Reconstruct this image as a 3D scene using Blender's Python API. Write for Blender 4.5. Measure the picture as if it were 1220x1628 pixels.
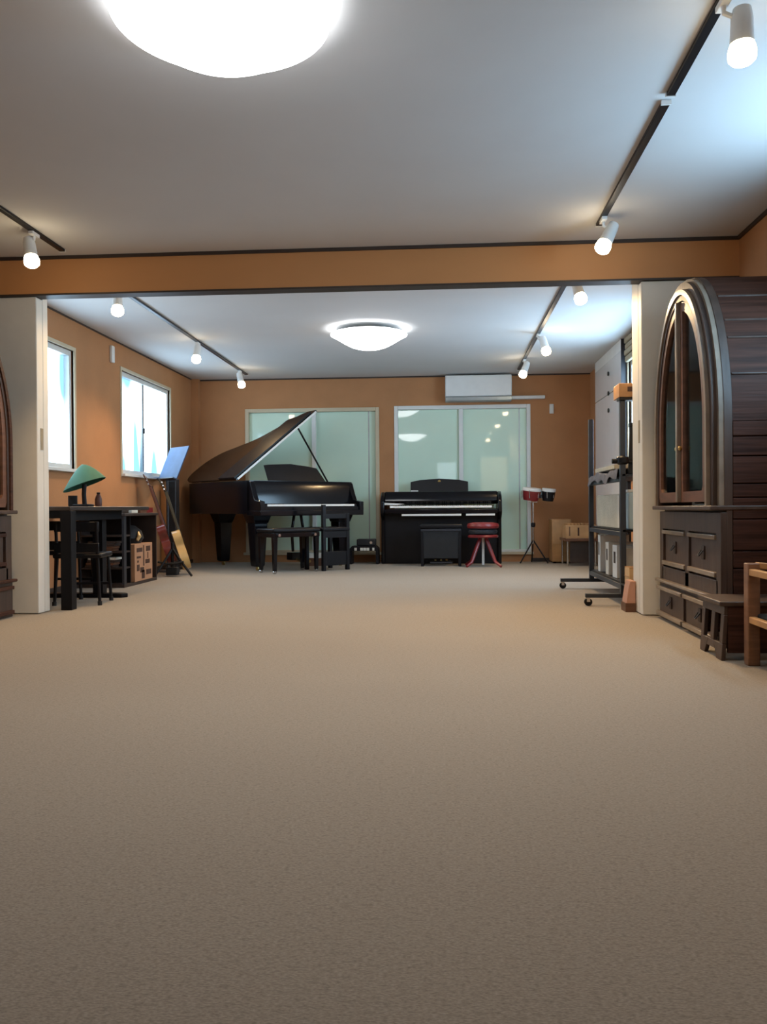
import bpy, bmesh, math, random
from mathutils import Vector, Matrix
random.seed(7)
sc = bpy.context.scene
for o in list(bpy.data.objects): bpy.data.objects.remove(o)

# ------------------------------------------------------------ camera, world, exposure
CAM_H = 0.72
FPX, YAW, PITCH, ROLL = 1335.0, 0.0716, -0.005, -0.0068
F = Vector((-math.sin(YAW)*math.cos(PITCH), math.cos(YAW)*math.cos(PITCH), math.sin(PITCH)))
R0 = Vector((math.cos(YAW), math.sin(YAW), 0)); U0 = R0.cross(F)
Rv = math.cos(ROLL)*R0 + math.sin(ROLL)*U0; Uv = -math.sin(ROLL)*R0 + math.cos(ROLL)*U0
cd = bpy.data.cameras.new('camera'); cam = bpy.data.objects.new('camera', cd)
sc.collection.objects.link(cam)
m3 = Matrix((Rv, Uv, -F)).transposed()
cam.matrix_world = Matrix.Translation((0, 0, CAM_H)) @ m3.to_4x4()
cd.sensor_fit = 'VERTICAL'; cd.sensor_height = 36; cd.sensor_width = 27
cd.lens = FPX/1628*36; cd.clip_start = .05
sc.camera = cam
sc.view_settings.view_transform = 'Standard'; sc.view_settings.look = 'None'
sc.view_settings.gamma = 1; sc.view_settings.use_curve_mapping = False
sc.view_settings.exposure = 0.62
w = bpy.data.worlds.new('world'); sc.world = w; w.use_nodes = True
w.node_tree.nodes['Background'].inputs[0].default_value = (.75, .88, 1, 1)
w.node_tree.nodes['Background'].inputs[1].default_value = 1.0
LAMP = 8.8; BULB = 20.0; WIN = 5.0; SPOT = 50.0

# ------------------------------------------------------------ materials
def mat(name, col, rough=.5, metal=0, noise=.12, scale=8, bump=0, bscale=60, coat=0, stretch=(1, 1, 1), spec=.5, emit=None, es=0):
    m = bpy.data.materials.new(name); m.use_nodes = True
    nt = m.node_tree; b = nt.nodes['Principled BSDF']; N = nt.nodes.new; L = nt.links.new
    tc = N('ShaderNodeTexCoord'); mp = N('ShaderNodeMapping'); mp.inputs['Scale'].default_value = stretch
    L(tc.outputs['Object'], mp.inputs['Vector'])
    nz = N('ShaderNodeTexNoise'); nz.inputs['Scale'].default_value = scale; nz.inputs['Detail'].default_value = 5
    L(mp.outputs[0], nz.inputs['Vector'])
    cr = N('ShaderNodeValToRGB')
    cr.color_ramp.elements[0].position = .3; cr.color_ramp.elements[1].position = .7
    cr.color_ramp.elements[0].color = tuple(c*(1-noise) for c in col)+(1,)
    cr.color_ramp.elements[1].color = tuple(min(1, c*(1+noise)) for c in col)+(1,)
    L(nz.outputs[0], cr.inputs[0]); L(cr.outputs[0], b.inputs['Base Color'])
    b.inputs['Roughness'].default_value = rough; b.inputs['Metallic'].default_value = metal
    b.inputs['Specular IOR Level'].default_value = spec
    b.inputs['Coat Weight'].default_value = coat; b.inputs['Coat Roughness'].default_value = .03
    if bump:
        n2 = N('ShaderNodeTexNoise'); n2.inputs['Scale'].default_value = bscale; L(mp.outputs[0], n2.inputs['Vector'])
        bp = N('ShaderNodeBump'); bp.inputs['Strength'].default_value = bump; bp.inputs['Distance'].default_value = .01
        L(n2.outputs[0], bp.inputs['Height']); L(bp.outputs[0], b.inputs['Normal'])
    if emit:
        b.inputs['Emission Color'].default_value = tuple(emit)+(1,); b.inputs['Emission Strength'].default_value = es
    return m
M = {}
M['wall'] = mat('orange_brown_wallpaper', (.43, .20, .082), .75, noise=.07, scale=3, bump=.15, bscale=90)
M['ceiling'] = mat('ceiling_white', (.60, .60, .60), .85, noise=.02, scale=2)
M['beam'] = mat('beam_brown', (.54, .245, .085), .6, noise=.06, scale=3, stretch=(.3, 1, 1))
M['dark_trim'] = mat('dark_trim', (.035, .022, .016), .5)
M['partition'] = mat('partition_white', (.68, .66, .60), .55, noise=.03)
M['frame_white'] = mat('window_frame_white', (.70, .72, .70), .4, noise=.03)
M['frame_cream'] = mat('cream_casing', (.55, .47, .33), .5, noise=.04)
M['alu'] = mat('aluminium', (.35, .38, .38), .35, metal=.6)
M['black_gloss'] = mat('piano_lacquer', (.004, .004, .006), .16, noise=.3, spec=.3)
M['black_satin'] = mat('black_satin', (.006, .006, .008), .4, noise=.2, spec=.25)
M['black_matt'] = mat('black_matt', (.008, .008, .009), .75, noise=.2, bump=.1)
M['lid'] = mat('lid_lacquer', (.012, .008, .006), .25, noise=.25, spec=.35)
M['gold'] = mat('brass', (.6, .45, .18), .3, metal=1)
M['chrome'] = mat('chrome', (.6, .6, .62), .2, metal=1)
M['ivory'] = mat('ivory_keys', (.85, .85, .82), .3, noise=.02)
M['white'] = mat('white_plastic', (.72, .73, .72), .45, noise=.03)
M['cab'] = mat('dark_walnut', (.048, .019, .012), .6, noise=.5, scale=4, stretch=(.6, 1, 12), bump=.15, bscale=10, spec=.18)
M['cab_face'] = mat('walnut_face', (.052, .030, .021), .45, noise=.3, scale=5, stretch=(3, 3, .6), bump=.1, bscale=12)
M['cab_edge'] = mat('worn_walnut_edge', (.20, .155, .115), .28, noise=.25, scale=9, coat=.4)  # paler than the walnut: lamp reflections on the mouldings put into the colour
M['cream_ed'] = mat('pale_arch_moulding', (.50, .42, .29), .35, noise=.2, scale=7)
M['shadow_wood'] = mat('cabinet_inside', (.03, .016, .011), .6, noise=.2)  # darker brown wood for back panels and handle plates
M['glass_dark'] = None
M['wood_red'] = mat('reddish_wood', (.12, .052, .028), .4, noise=.3, scale=6, stretch=(1, 1, 6))
M['chair_wood'] = mat('brown_chair_wood', (.20, .095, .048), .4, noise=.25, scale=6, stretch=(1, 1, 6))
M['wood_light'] = mat('light_wood', (.45, .26, .12), .45, noise=.2, scale=6, stretch=(1, 5, 1))
M['wood_honey'] = mat('honey_wood', (.42, .22, .085), .4, noise=.25, scale=6)
M['desk'] = mat('black_desk', (.004, .004, .006), .5, noise=.2, spec=.2)
M['desk_top'] = mat('dark_desk_top', (.03, .02, .016), .35, noise=.2)
M['dark_shelf'] = mat('dark_brown_shelf', (.035, .022, .018), .5, noise=.3)
M['green'] = mat('green_shade', (.03, .12, .075), .7, noise=.1)
M['blue_desk'] = mat('blue_grey_metal', (.04, .08, .17), .6, noise=.15)
M['grey_metal'] = mat('dark_grey_metal', (.035, .037, .045), .45, noise=.1, metal=.3)
M['rack'] = mat('rack_metal', (.035, .042, .055), .4, noise=.1, metal=.3)
M['red'] = mat('red_lacquer', (.20, .018, .02), .35, noise=.25)
M['bright_red'] = mat('orange_red', (.5, .06, .03), .35, noise=.1)
M['guitar_red'] = mat('guitar_red', (.14, .018, .012), .25, noise=.3, coat=.4)
M['guitar_top'] = mat('spruce', (.60, .38, .14), .3, noise=.1, coat=.3)
M['guitar_neck'] = mat('neck_wood', (.10, .03, .018), .4, noise=.2)
M['olive'] = mat('olive_neck', (.045, .035, .015), .5, noise=.3)
M['carton'] = mat('carton', (.42, .22, .12), .7, noise=.1)
M['carton_light'] = mat('carton_light', (.60, .40, .20), .7, noise=.1)
M['ink'] = mat('printed_ink', (.06, .025, .015), .7)
M['paper'] = mat('paper_white', (.62, .60, .53), .7, noise=.06)
M['cream_cloth'] = mat('cream_cloth', (.45, .43, .35), .85, noise=.08, bump=.3)
M['grey_cloth'] = mat('grey_cloth', (.10, .11, .14), .85, noise=.3, bump=.3)
M['pink'] = mat('pinkish_paper', (.45, .24, .17), .7, noise=.12)
M['clear_blue'] = mat('bluish_plastic', (.42, .56, .62), .2, noise=.1)
M['blind'] = mat('tan_blind', (.30, .25, .17), .8, noise=.08, bump=.2)
M['board'] = mat('pale_gloss_board', (.88, .91, .93), .3, noise=.02, coat=1)
M['ring'] = mat('lamp_ring', (.3, .3, .3), .5)
M['darkknob'] = mat('dark_knob', (.02, .025, .02), .4)

def glass_pane(name, col, coat=1.0, noise=.05, scale=1.2):
    return mat(name, col, .35, noise=noise, scale=scale, coat=coat, spec=.6)
M['green_glass'] = glass_pane('pale_green_glass', (.60, .80, .66))

def carpet():
    m = bpy.data.materials.new('brown_loop_carpet'); m.use_nodes = True
    nt = m.node_tree; b = nt.nodes['Principled BSDF']; N = nt.nodes.new; L = nt.links.new
    tc = N('ShaderNodeTexCoord'); mp = N('ShaderNodeMapping'); mp.inputs['Scale'].default_value = (.55, 1.2, 1)
    L(tc.outputs['Object'], mp.inputs[0])
    n1 = N('ShaderNodeTexNoise'); n1.inputs['Scale'].default_value = 260; n1.inputs['Detail'].default_value = 3
    n2 = N('ShaderNodeTexNoise'); n2.inputs['Scale'].default_value = 1.1; n2.inputs['Detail'].default_value = 3
    n3 = N('ShaderNodeTexNoise'); n3.inputs['Scale'].default_value = 95; n3.inputs['Detail'].default_value = 2
    for n in (n1, n2, n3): L(mp.outputs[0], n.inputs['Vector'])
    c1 = N('ShaderNodeValToRGB'); c1.color_ramp.elements[0].position = .32; c1.color_ramp.elements[1].position = .68
    c1.color_ramp.elements[0].color = (.215, .190, .158, 1); c1.color_ramp.elements[1].color = (.335, .298, .252, 1)
    L(n1.outputs[0], c1.inputs[0])
    mx = N('ShaderNodeMix'); mx.data_type = 'RGBA'; mx.blend_type = 'MULTIPLY'; mx.inputs[0].default_value = 1
    c2 = N('ShaderNodeValToRGB'); c2.color_ramp.elements[0].color = (.90, .88, .88, 1); c2.color_ramp.elements[1].color = (1, 1, 1, 1)
    L(n2.outputs[0], c2.inputs[0]); L(c1.outputs[0], mx.inputs[6]); L(c2.outputs[0], mx.inputs[7])
    m2 = N('ShaderNodeMix'); m2.data_type = 'RGBA'; m2.blend_type = 'MULTIPLY'; m2.inputs[0].default_value = 1
    c3 = N('ShaderNodeValToRGB'); c3.color_ramp.elements[0].position = .35; c3.color_ramp.elements[1].position = .5
    c3.color_ramp.elements[0].color = (.86, .86, .86, 1); c3.color_ramp.elements[1].color = (1, 1, 1, 1)
    L(n3.outputs[0], c3.inputs[0]); L(mx.outputs[2], m2.inputs[6]); L(c3.outputs[0], m2.inputs[7])
    L(m2.outputs[2], b.inputs['Base Color']); b.inputs['Roughness'].default_value = .95
    b.inputs['Specular IOR Level'].default_value = .1
    b.inputs['Sheen Weight'].default_value = .2; b.inputs['Sheen Roughness'].default_value = .45; b.inputs['Sheen Tint'].default_value = (1, .86, .70, 1)
    bp = N('ShaderNodeBump'); bp.inputs['Strength'].default_value = .2; bp.inputs['Distance'].default_value = .002
    L(n1.outputs[0], bp.inputs['Height']); L(bp.outputs[0], b.inputs['Normal'])
    return m
M['carpet'] = carpet()

def emis(name, c, s, var=None):
    m = bpy.data.materials.new(name); m.use_nodes = True; nt = m.node_tree; nt.nodes.clear()
    N = nt.nodes.new; L = nt.links.new
    e = N('ShaderNodeEmission'); e.inputs[1].default_value = s; e.inputs[0].default_value = tuple(c)+(1,)
    if var:  # outdoor light through frosted glass: soft bluish shapes
        tc = N('ShaderNodeTexCoord'); mp = N('ShaderNodeMapping'); mp.inputs['Scale'].default_value = (1, 3.2, .7)
        nz = N('ShaderNodeTexNoise'); nz.inputs['Scale'].default_value = 1.1; nz.inputs['Detail'].default_value = 0
        cr = N('ShaderNodeValToRGB'); cr.color_ramp.elements[0].position = .36; cr.color_ramp.elements[1].position = .47
        cr.color_ramp.elements[0].color = tuple(var)+(1,); cr.color_ramp.elements[1].color = tuple(c)+(1,)
        L(tc.outputs['Object'], mp.inputs[0]); L(mp.outputs[0], nz.inputs['Vector']); L(nz.outputs[0], cr.inputs[0]); L(cr.outputs[0], e.inputs[0])
    o = N('ShaderNodeOutputMaterial'); L(e.outputs[0], o.inputs[0]); return m
M['lamp'] = emis('lamp_diffuser', (.97, .985, 1), LAMP)
M['bulb'] = emis('warm_bulb', (1, .80, .52), BULB)
M['daylight'] = emis('daylight_glass', (.58, .80, 1), WIN, (.06, .13, .20))
M['daylight_right'] = emis('daylight_glass_right', (.50, .76, 1), 11.0, (.05, .12, .22))
M['daylight_rear'] = emis('daylight_glass_rear', (.75, .9, 1), 3.0)
M['warm_rear'] = emis('warm_lit_glass', (1, .78, .42), 1.6)
M['daylight_front'] = emis('daylight_glass_front', (.45, .74, 1), 11.0)

# real see-through glass
def clear_glass():
    m = bpy.data.materials.new('cabinet_glass'); m.use_nodes = True; nt = m.node_tree; nt.nodes.clear()
    N = nt.nodes.new; L = nt.links.new
    t = N('ShaderNodeBsdfTransparent'); t.inputs[0].default_value = (.96, .98, .98, 1)
    g = N('ShaderNodeBsdfGlossy'); g.inputs['Roughness'].default_value = .05
    fr = N('ShaderNodeLayerWeight'); fr.inputs[0].default_value = .12
    mx = N('ShaderNodeMixShader'); L(fr.outputs['Fresnel'], mx.inputs[0]); L(t.outputs[0], mx.inputs[1]); L(g.outputs[0], mx.inputs[2])
    o = N('ShaderNodeOutputMaterial'); L(mx.outputs[0], o.inputs[0]); return m
M['glass'] = clear_glass()

# ------------------------------------------------------------ mesh builder
class MB:
    def __init__(s): s.bm = bmesh.new()
    def box(s, x0, x1, y0, y1, z0, z1, rot=None, piv=None):
        vs = [s.bm.verts.new(v) for v in ((x0,y0,z0),(x1,y0,z0),(x1,y1,z0),(x0,y1,z0),(x0,y0,z1),(x1,y0,z1),(x1,y1,z1),(x0,y1,z1))]
        for f in ((0,3,2,1),(4,5,6,7),(0,1,5,4),(1,2,6,5),(2,3,7,6),(3,0,4,7)): s.bm.faces.new([vs[i] for i in f])
        if rot is not None:
            p = Vector(piv) if piv is not None else Vector(((x0+x1)/2, (y0+y1)/2, (z0+z1)/2))
            for v in vs: v.co = rot @ (v.co-p) + p
        return s
    def hexa(s, bot, top):
        vs = [s.bm.verts.new(v) for v in list(bot)+list(top)]
        n = len(bot)
        s.bm.faces.new(list(reversed(vs[:n]))); s.bm.faces.new(vs[n:])
        for i in range(n): s.bm.faces.new([vs[i], vs[(i+1)%n], vs[n+(i+1)%n], vs[n+i]])
        return s
    def cyl(s, p0, p1, r0, r1=None, n=16, cap=True):
        r1 = r0 if r1 is None else r1
        p0, p1 = Vector(p0), Vector(p1); d = (p1-p0).normalized()
        a = d.orthogonal().normalized(); b = d.cross(a)
        A = []; B = []
        for i in range(n):
            t = 2*math.pi*i/n; q = a*math.cos(t)+b*math.sin(t)
            A.append(s.bm.verts.new(p0+q*r0)); B.append(s.bm.verts.new(p1+q*r1))
        for i in range(n): s.bm.faces.new([A[i], A[(i+1)%n], B[(i+1)%n], B[i]])
        if cap: s.bm.faces.new(list(reversed(A))); s.bm.faces.new(B)
        return s
    def tube(s, pts, r, n=10):
        rs = r if isinstance(r, (list, tuple)) else [r]*len(pts)
        pts = [Vector(p) for p in pts]; rings = []
        up = None
        for i, p in enumerate(pts):
            d = (pts[min(i+1, len(pts)-1)]-pts[max(i-1, 0)]).normalized()
            if up is None: up = d.orthogonal().normalized()
            a = (up - d*up.dot(d)).normalized(); up = a; b = d.cross(a)
            rings.append([s.bm.verts.new(p+(a*math.cos(2*math.pi*k/n)+b*math.sin(2*math.pi*k/n))*rs[i]) for k in range(n)])
        for i in range(len(rings)-1):
            for k in range(n): s.bm.faces.new([rings[i][k], rings[i][(k+1)%n], rings[i+1][(k+1)%n], rings[i+1][k]])
        s.bm.faces.new(list(reversed(rings[0]))); s.bm.faces.new(rings[-1])
        return s
    def lathe(s, prof, c=(0,0,0), n=32, axis=None):
        rings = []; c = Vector(c)
        q = Vector((0,0,1)).rotation_difference(Vector(axis).normalized()) if axis is not None else None
        for r, z in prof:
            ring = []
            if r < 1e-5:
                v = Vector((0,0,z)); v = q@v if q else v; ring = [s.bm.verts.new(c+v)]
            else:
                for k in range(n):
                    v = Vector((r*math.cos(2*math.pi*k/n), r*math.sin(2*math.pi*k/n), z)); v = q@v if q else v
                    ring.append(s.bm.verts.new(c+v))
            rings.append(ring)
        for A, B in zip(rings, rings[1:]):
            for k in range(n):
                if len(A) == 1 and len(B) == 1: break
                if len(A) == 1: s.bm.faces.new([A[0], B[k], B[(k+1)%n]])
                elif len(B) == 1: s.bm.faces.new([A[k], A[(k+1)%n], B[0]])
                else: s.bm.faces.new([A[k], A[(k+1)%n], B[(k+1)%n], B[k]])
        if len(rings[0]) > 1: s.bm.faces.new(list(reversed(rings[0])))
        if len(rings[-1]) > 1: s.bm.faces.new(rings[-1])
        return s
    def prism(s, poly, f0, f1):
        """poly: 2D points, f0/f1 map (a,b) to the two end faces"""
        A = [s.bm.verts.new(f0(*p)) for p in poly]; B = [s.bm.verts.new(f1(*p)) for p in poly]
        n = len(poly)
        s.bm.faces.new(list(reversed(A))); s.bm.faces.new(B)
        for i in range(n): s.bm.faces.new([A[i], A[(i+1)%n], B[(i+1)%n], B[i]])
        return s
    def loft(s, rings, closed=True):
        R = [[s.bm.verts.new(p) for p in r] for r in rings]; n = len(R[0])
        for A, B in zip(R, R[1:]):
            for k in range(n if closed else n-1): s.bm.faces.new([A[k], A[(k+1)%n], B[(k+1)%n], B[k]])
        if closed: s.bm.faces.new(list(reversed(R[0]))); s.bm.faces.new(R[-1])
        return s
    def xf(s, mtx):
        for v in s.bm.verts: v.co = mtx @ v.co
        return s
    def build(s, name, m, parent=None, bevel=0, loc=(0,0,0), rz=0, label=None, smooth=True):
        bmesh.ops.recalc_face_normals(s.bm, faces=s.bm.faces)
        me = bpy.data.meshes.new(name); s.bm.to_mesh(me); s.bm.free()
        ms = m if isinstance(m, list) else [m]
        for x in ms: me.materials.append(x)
        if smooth:
            for p in me.polygons: p.use_smooth = True
            me.set_sharp_from_angle(angle=math.radians(35))
        o = bpy.data.objects.new(name, me); sc.collection.objects.link(o)
        o.location = loc; o.rotation_euler = (0, 0, rz)
        if parent: o.parent = parent
        if bevel:
            b = o.modifiers.new('bevel', 'BEVEL'); b.width = bevel; b.segments = 2; b.limit_method = 'ANGLE'; b.angle_limit = .6
        if label: o['label'] = label
        return o
def tag(o, label, cat, group=None):
    o['label'] = label; o['category'] = cat
    if group: o['group'] = group
    return o
def thing(name, label, cat, loc=(0,0,0), rz=0, group=None):
    o = bpy.data.objects.new(name, None); sc.collection.objects.link(o)
    o.location = loc; o.rotation_euler = (0, 0, rz); o.empty_display_size = .1
    return tag(o, label, cat, group)
def struct(o): o['kind'] = 'structure'; return o
def dup(root, loc, rz, label):
    def cp(o, par):
        c = o.copy(); sc.collection.objects.link(c)
        if par: c.parent = par
        for ch in list(o.children): cp(ch, c)
        return c
    r = cp(root, None); r.location = loc; r.rotation_euler = (0, 0, rz); r['label'] = label
    return r
def B(*a): return MB().box(*a)

# ------------------------------------------------------------ room shell
XL, XR, YP, YB, ZC, ZB = -3.37, 1.92, 5.60, 11.15, 2.463, 2.207
YF = -0.6
def wall_with_holes(name, axis, pos, thick, a0, a1, z1, holes, m):
    """axis 'x': wall plane at x=pos, runs along y a0..a1; axis 'y': plane at y=pos"""
    mb = MB(); xs = sorted({a0, a1} | {h[0] for h in holes} | {h[1] for h in holes})
    for p, q in zip(xs, xs[1:]):
        hs = [h for h in holes if h[0] <= p+1e-6 and h[1] >= q-1e-6]
        segs = [(0, z1)]
        for h in hs: segs = [(0, h[2]), (h[3], z1)]
        for s0, s1 in segs:
            if s1-s0 < 1e-4: continue
            if axis == 'x': mb.box(min(pos, pos+thick), max(pos, pos+thick), p, q, s0, s1)
            else: mb.box(p, q, min(pos, pos+thick), max(pos, pos+thick), s0, s1)
    return struct(mb.build(name, m, smooth=False))
W1 = (5.95, 7.46, 1.09, 2.17); W2 = (8.60, 10.16, 1.10, 2.185)
W3 = (7.20, 8.855, 1.05, 2.22); W4 = (3.10, 4.20, 1.40, 2.27)
G1 = (-2.66, -.85, .13, 2.06); G2 = (-.65, 1.145, .13, 2.07)
struct(B(XL-.2, XR+.2, YF-.2, YB+.2, -.1, 0).build('floor', M['carpet'], smooth=False))
struct(B(XL-.2, XR+.2, YF-.2, YB+.2, ZC, ZC+.1).build('ceiling', M['ceiling'], smooth=False))
wall_with_holes('wall_left', 'x', XL, -.15, YF, YB, ZC, [W1, W2], M['wall'])
wall_with_holes('wall_right', 'x', XR, .15, YF, YB, ZC, [W3, W4], M['wall'])
wall_with_holes('wall_back', 'y', YB, .15, XL-.15, XR+.15, ZC, [G1, G2], M['wall'])
wall_with_holes('wall_front', 'y', YF, -.15, XL-.15, XR+.15, ZC, [(-.20, .38, 1.42, 1.98), (.98, 1.84, 1.12, 2.12)], M['wall'])
# corner column at the back left
struct(B(XL, XL+.10, YB-.10, YB, 0, ZC).build('trim_1', M['wall'], smooth=False))
# header beam with a dark rail beneath
bm_ = struct(B(XL, XR, YP, YP+.11, ZB, ZC).build('trim_2', M['beam'], smooth=False))
bm_['label'] = 'orange-brown header beam across the room'
B(XL, XR, YP-.004, YP+.105, ZB-.012, ZB).build('rail', M['dark_trim'], bm_, smooth=False)
B(XL, XR, YP-.012, YP, ZC-.022, ZC).build('cornice', M['dark_trim'], bm_, smooth=False)
# cornice strips along the walls
for i, b in enumerate([(XL, XL+.012, YF, YP-.02, ZC-.02, ZC), (XL, XL+.010, YP+.12, YB-.1, ZC-.014, ZC), (XR-.014, XR, YF, YP-.02, ZC-.025, ZC), (XL+.1, XR, YB-.012, YB, ZC-.018, ZC)]):
    struct(B(*b).build('trim_%d' % (i+3), M['dark_trim'], smooth=False))
struct(B(-.84, -.66, YB-.014, YB, 0, .06).build('baseboard_back', M['wood_red'], bevel=.003))
struct(B(1.16, 1.9, YB-.014, YB, 0, .05).build('baseboard_right', M['dark_trim'], bevel=.003))
struct(B(XL, XL+.012, YP+.15, YB-.1, 0, .05).build('baseboard_left', M['dark_trim'], bevel=.003))
# sliding partition doors parked at both sides of the opening
def door(i, x0, x1, y0, y1, inner, hy):
    mb = B(x0, x1, y0+.02, YP+.112, .004, ZB-.014)
    mb.box(x0, x1, YP+.112, y1, .004, ZC-.002)
    d = struct(mb.build('door_%d' % i, M['partition'], bevel=.006))
    s = 1 if inner > 0 else -1
    xf = x1 if s > 0 else x0
    B(xf-.003, xf+.003, hy-.018, hy+.018, 1.14, 1.29).build('door_handle', M['blind'], d, label='recessed finger pull')
    return d
door(1, XL+.003, -2.80, YP, YP+.19, 1, YP+.085)
door(2, 1.302, XR-.003, YP, YP+.30, -1, YP+.10)

def window(i, wall, y0, y1, z0, z1, mull=(), m='daylight', depth=.15, lock=True):
    """sliding window in a side wall; wall=-1 left, +1 right"""
    s = wall; X = XL if s < 0 else XR
    def bx(a, b, c, d, e, f):
        xa, xb = X+s*a, X+s*b
        return (min(xa, xb), max(xa, xb), c, d, e, f)
    root = struct(MB().box(*bx(.07, .076, y0+.02, y1-.02, z0+.02, z1-.02)).build('window_%d' % i, M[m], smooth=False))
    c = MB()
    for q in ((y0-.035, y0, z0-.035, z1+.035), (y1, y1+.035, z0-.035, z1+.035), (y0, y1, z1, z1+.035), (y0, y1, z0-.035, z0)):
        c.box(*bx(-.012, .02, *q))
    c.build('casing', M['frame_cream'], root, bevel=.003)
    f = MB(); t = .045
    for q in ((y0, y0+t, z0, z1), (y1-t, y1, z0, z1), (y0+t, y1-t, z1-t*1.1, z1), (y0+t, y1-t, z0, z0+t)):
        f.box(*bx(.02, .10, *q))
    f.build('window_frame', M['frame_white'], root, bevel=.003)
    for q in mull:
        g = MB().box(*bx(.035, .085, q-.022, q+.022, z0+t, z1-t)).build('mullion', M['alu'], root, bevel=.003)
        if lock: MB().box(*bx(.02, .035, q-.012, q+.012, (z0+z1)/2-.06, (z0+z1)/2)).build('window_latch', M['black_satin'], g)
    MB().box(*bx(-.05, .06, y0-.03, y1+.03, z0-.03, z0)).build('window_sill', M['frame_white'], root, bevel=.004)
    return root
window(1, -1, *W1)
window(2, -1, *W2, mull=(9.34,))
w3 = window(3, 1, *W3, mull=(8.2,), m='daylight_right')
window(4, 1, *W4, mull=(3.78,), m='daylight_front')  # unseen window, added and sized for the bluish glow on the ceiling
# two small openings in the wall behind the camera, mirrored in the green glass
def rear_opening(i, x0, x1, z0, z1, m):
    r_ = struct(B(x0+.03, x1-.03, YF-.07, YF-.06, z0+.03, z1-.03).build('window_%d' % i, M[m], smooth=False))
    f = MB()
    for q in ((x0, x0+.04, z0, z1), (x1-.04, x1, z0, z1), (x0, x1, z1-.04, z1), (x0, x1, z0, z0+.04)): f.box(q[0], q[1], YF-.08, YF+.01, q[2], q[3])
    f.build('window_frame', M['frame_white'], r_)
rear_opening(7, -.20, .38, 1.42, 1.98, 'daylight_rear')
rear_opening(8, .98, 1.84, 1.12, 2.12, 'warm_rear')
# glazed sliding doors in the back wall
def glass_door(i, x0, x1, z0, z1, xm, fm):
    root = struct(B(x0+.02, x1-.02, YB+.05, YB+.06, z0+.02, z1-.02).build('window_%d' % i, M['green_glass'], smooth=False))
    f = MB(); t = .05
    for a in ((x0, x0+t, z0, z1), (x1-t, x1, z0, z1), (x0+t, x1-t, z1-t, z1), (x0+t, x1-t, z0, z0+.03)):
        f.box(a[0], a[1], YB-.012, YB+.06, a[2], a[3])
    f.build('window_frame', M[fm], root, bevel=.004)
    B(xm-.028, xm+.028, YB+.005, YB+.048, z0+.03, z1-t).build('mullion', M['frame_white'], root, bevel=.003)
    B(x1-t-.10, x1-t-.085, YB+.046, YB+.05, z0+.03, z1-t).build('mullion', M['alu'], root)
    B(x0-.03, x1+.03, YB-.03, YB, z0-.035, z0).build('window_sill', M['frame_cream'], root, bevel=.003)
    return root
glass_door(5, *G1[:2], G1[2], G1[3], -1.73, 'frame_cream')
glass_door(6, *G2[:2], G2[2], G2[3], .235, 'frame_white')

# ------------------------------------------------------------ ceiling lamps
def ceiling_lamp(x, y, label, ring=False):
    t = thing('ceiling_lamp', label, 'lamp', (x, y, ZC), 0, 'ceiling lamps')
    MB().lathe([(.10, -.001), (.16, -.001), (.16, -.05), (.10, -.05)], n=40).build('base_plate', M['white'], t)
    MB().lathe([(.16, -.030), (.25, -.036), (.348, -.050), (.350, -.055), (.20, -.054), (.16, -.050)], n=64).build('reflector_pan', M['white'], t)  # pan added to block lamp light towards the ceiling
    MB().lathe([(.17, -.056), (.30, -.058), (.370, -.059), (.373, -.063), (.345, -.077), (.305, -.100), (.268, -.123), (.238, -.141), (.205, -.159), (.17, -.175), (.125, -.189), (.08, -.198), (.04, -.201), (0, -.202)], n=64).build('diffuser', M['lamp'], t)
    if ring:
        MB().tube([(.285*math.cos(a), .285*math.sin(a), -.111) for a in [math.radians(-145+11*k) for k in range(11)]], .004, 8).build('trim_clip', M['ring'], t, label='thin grey arc on the near side')
    return t
ceiling_lamp(-.715, 8.15, 'round flared ceiling lamp glowing white in the back room', True)
ceiling_lamp(-.750, 2.84, 'large round glowing ceiling lamp cut by the top edge, nearest the camera')

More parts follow.
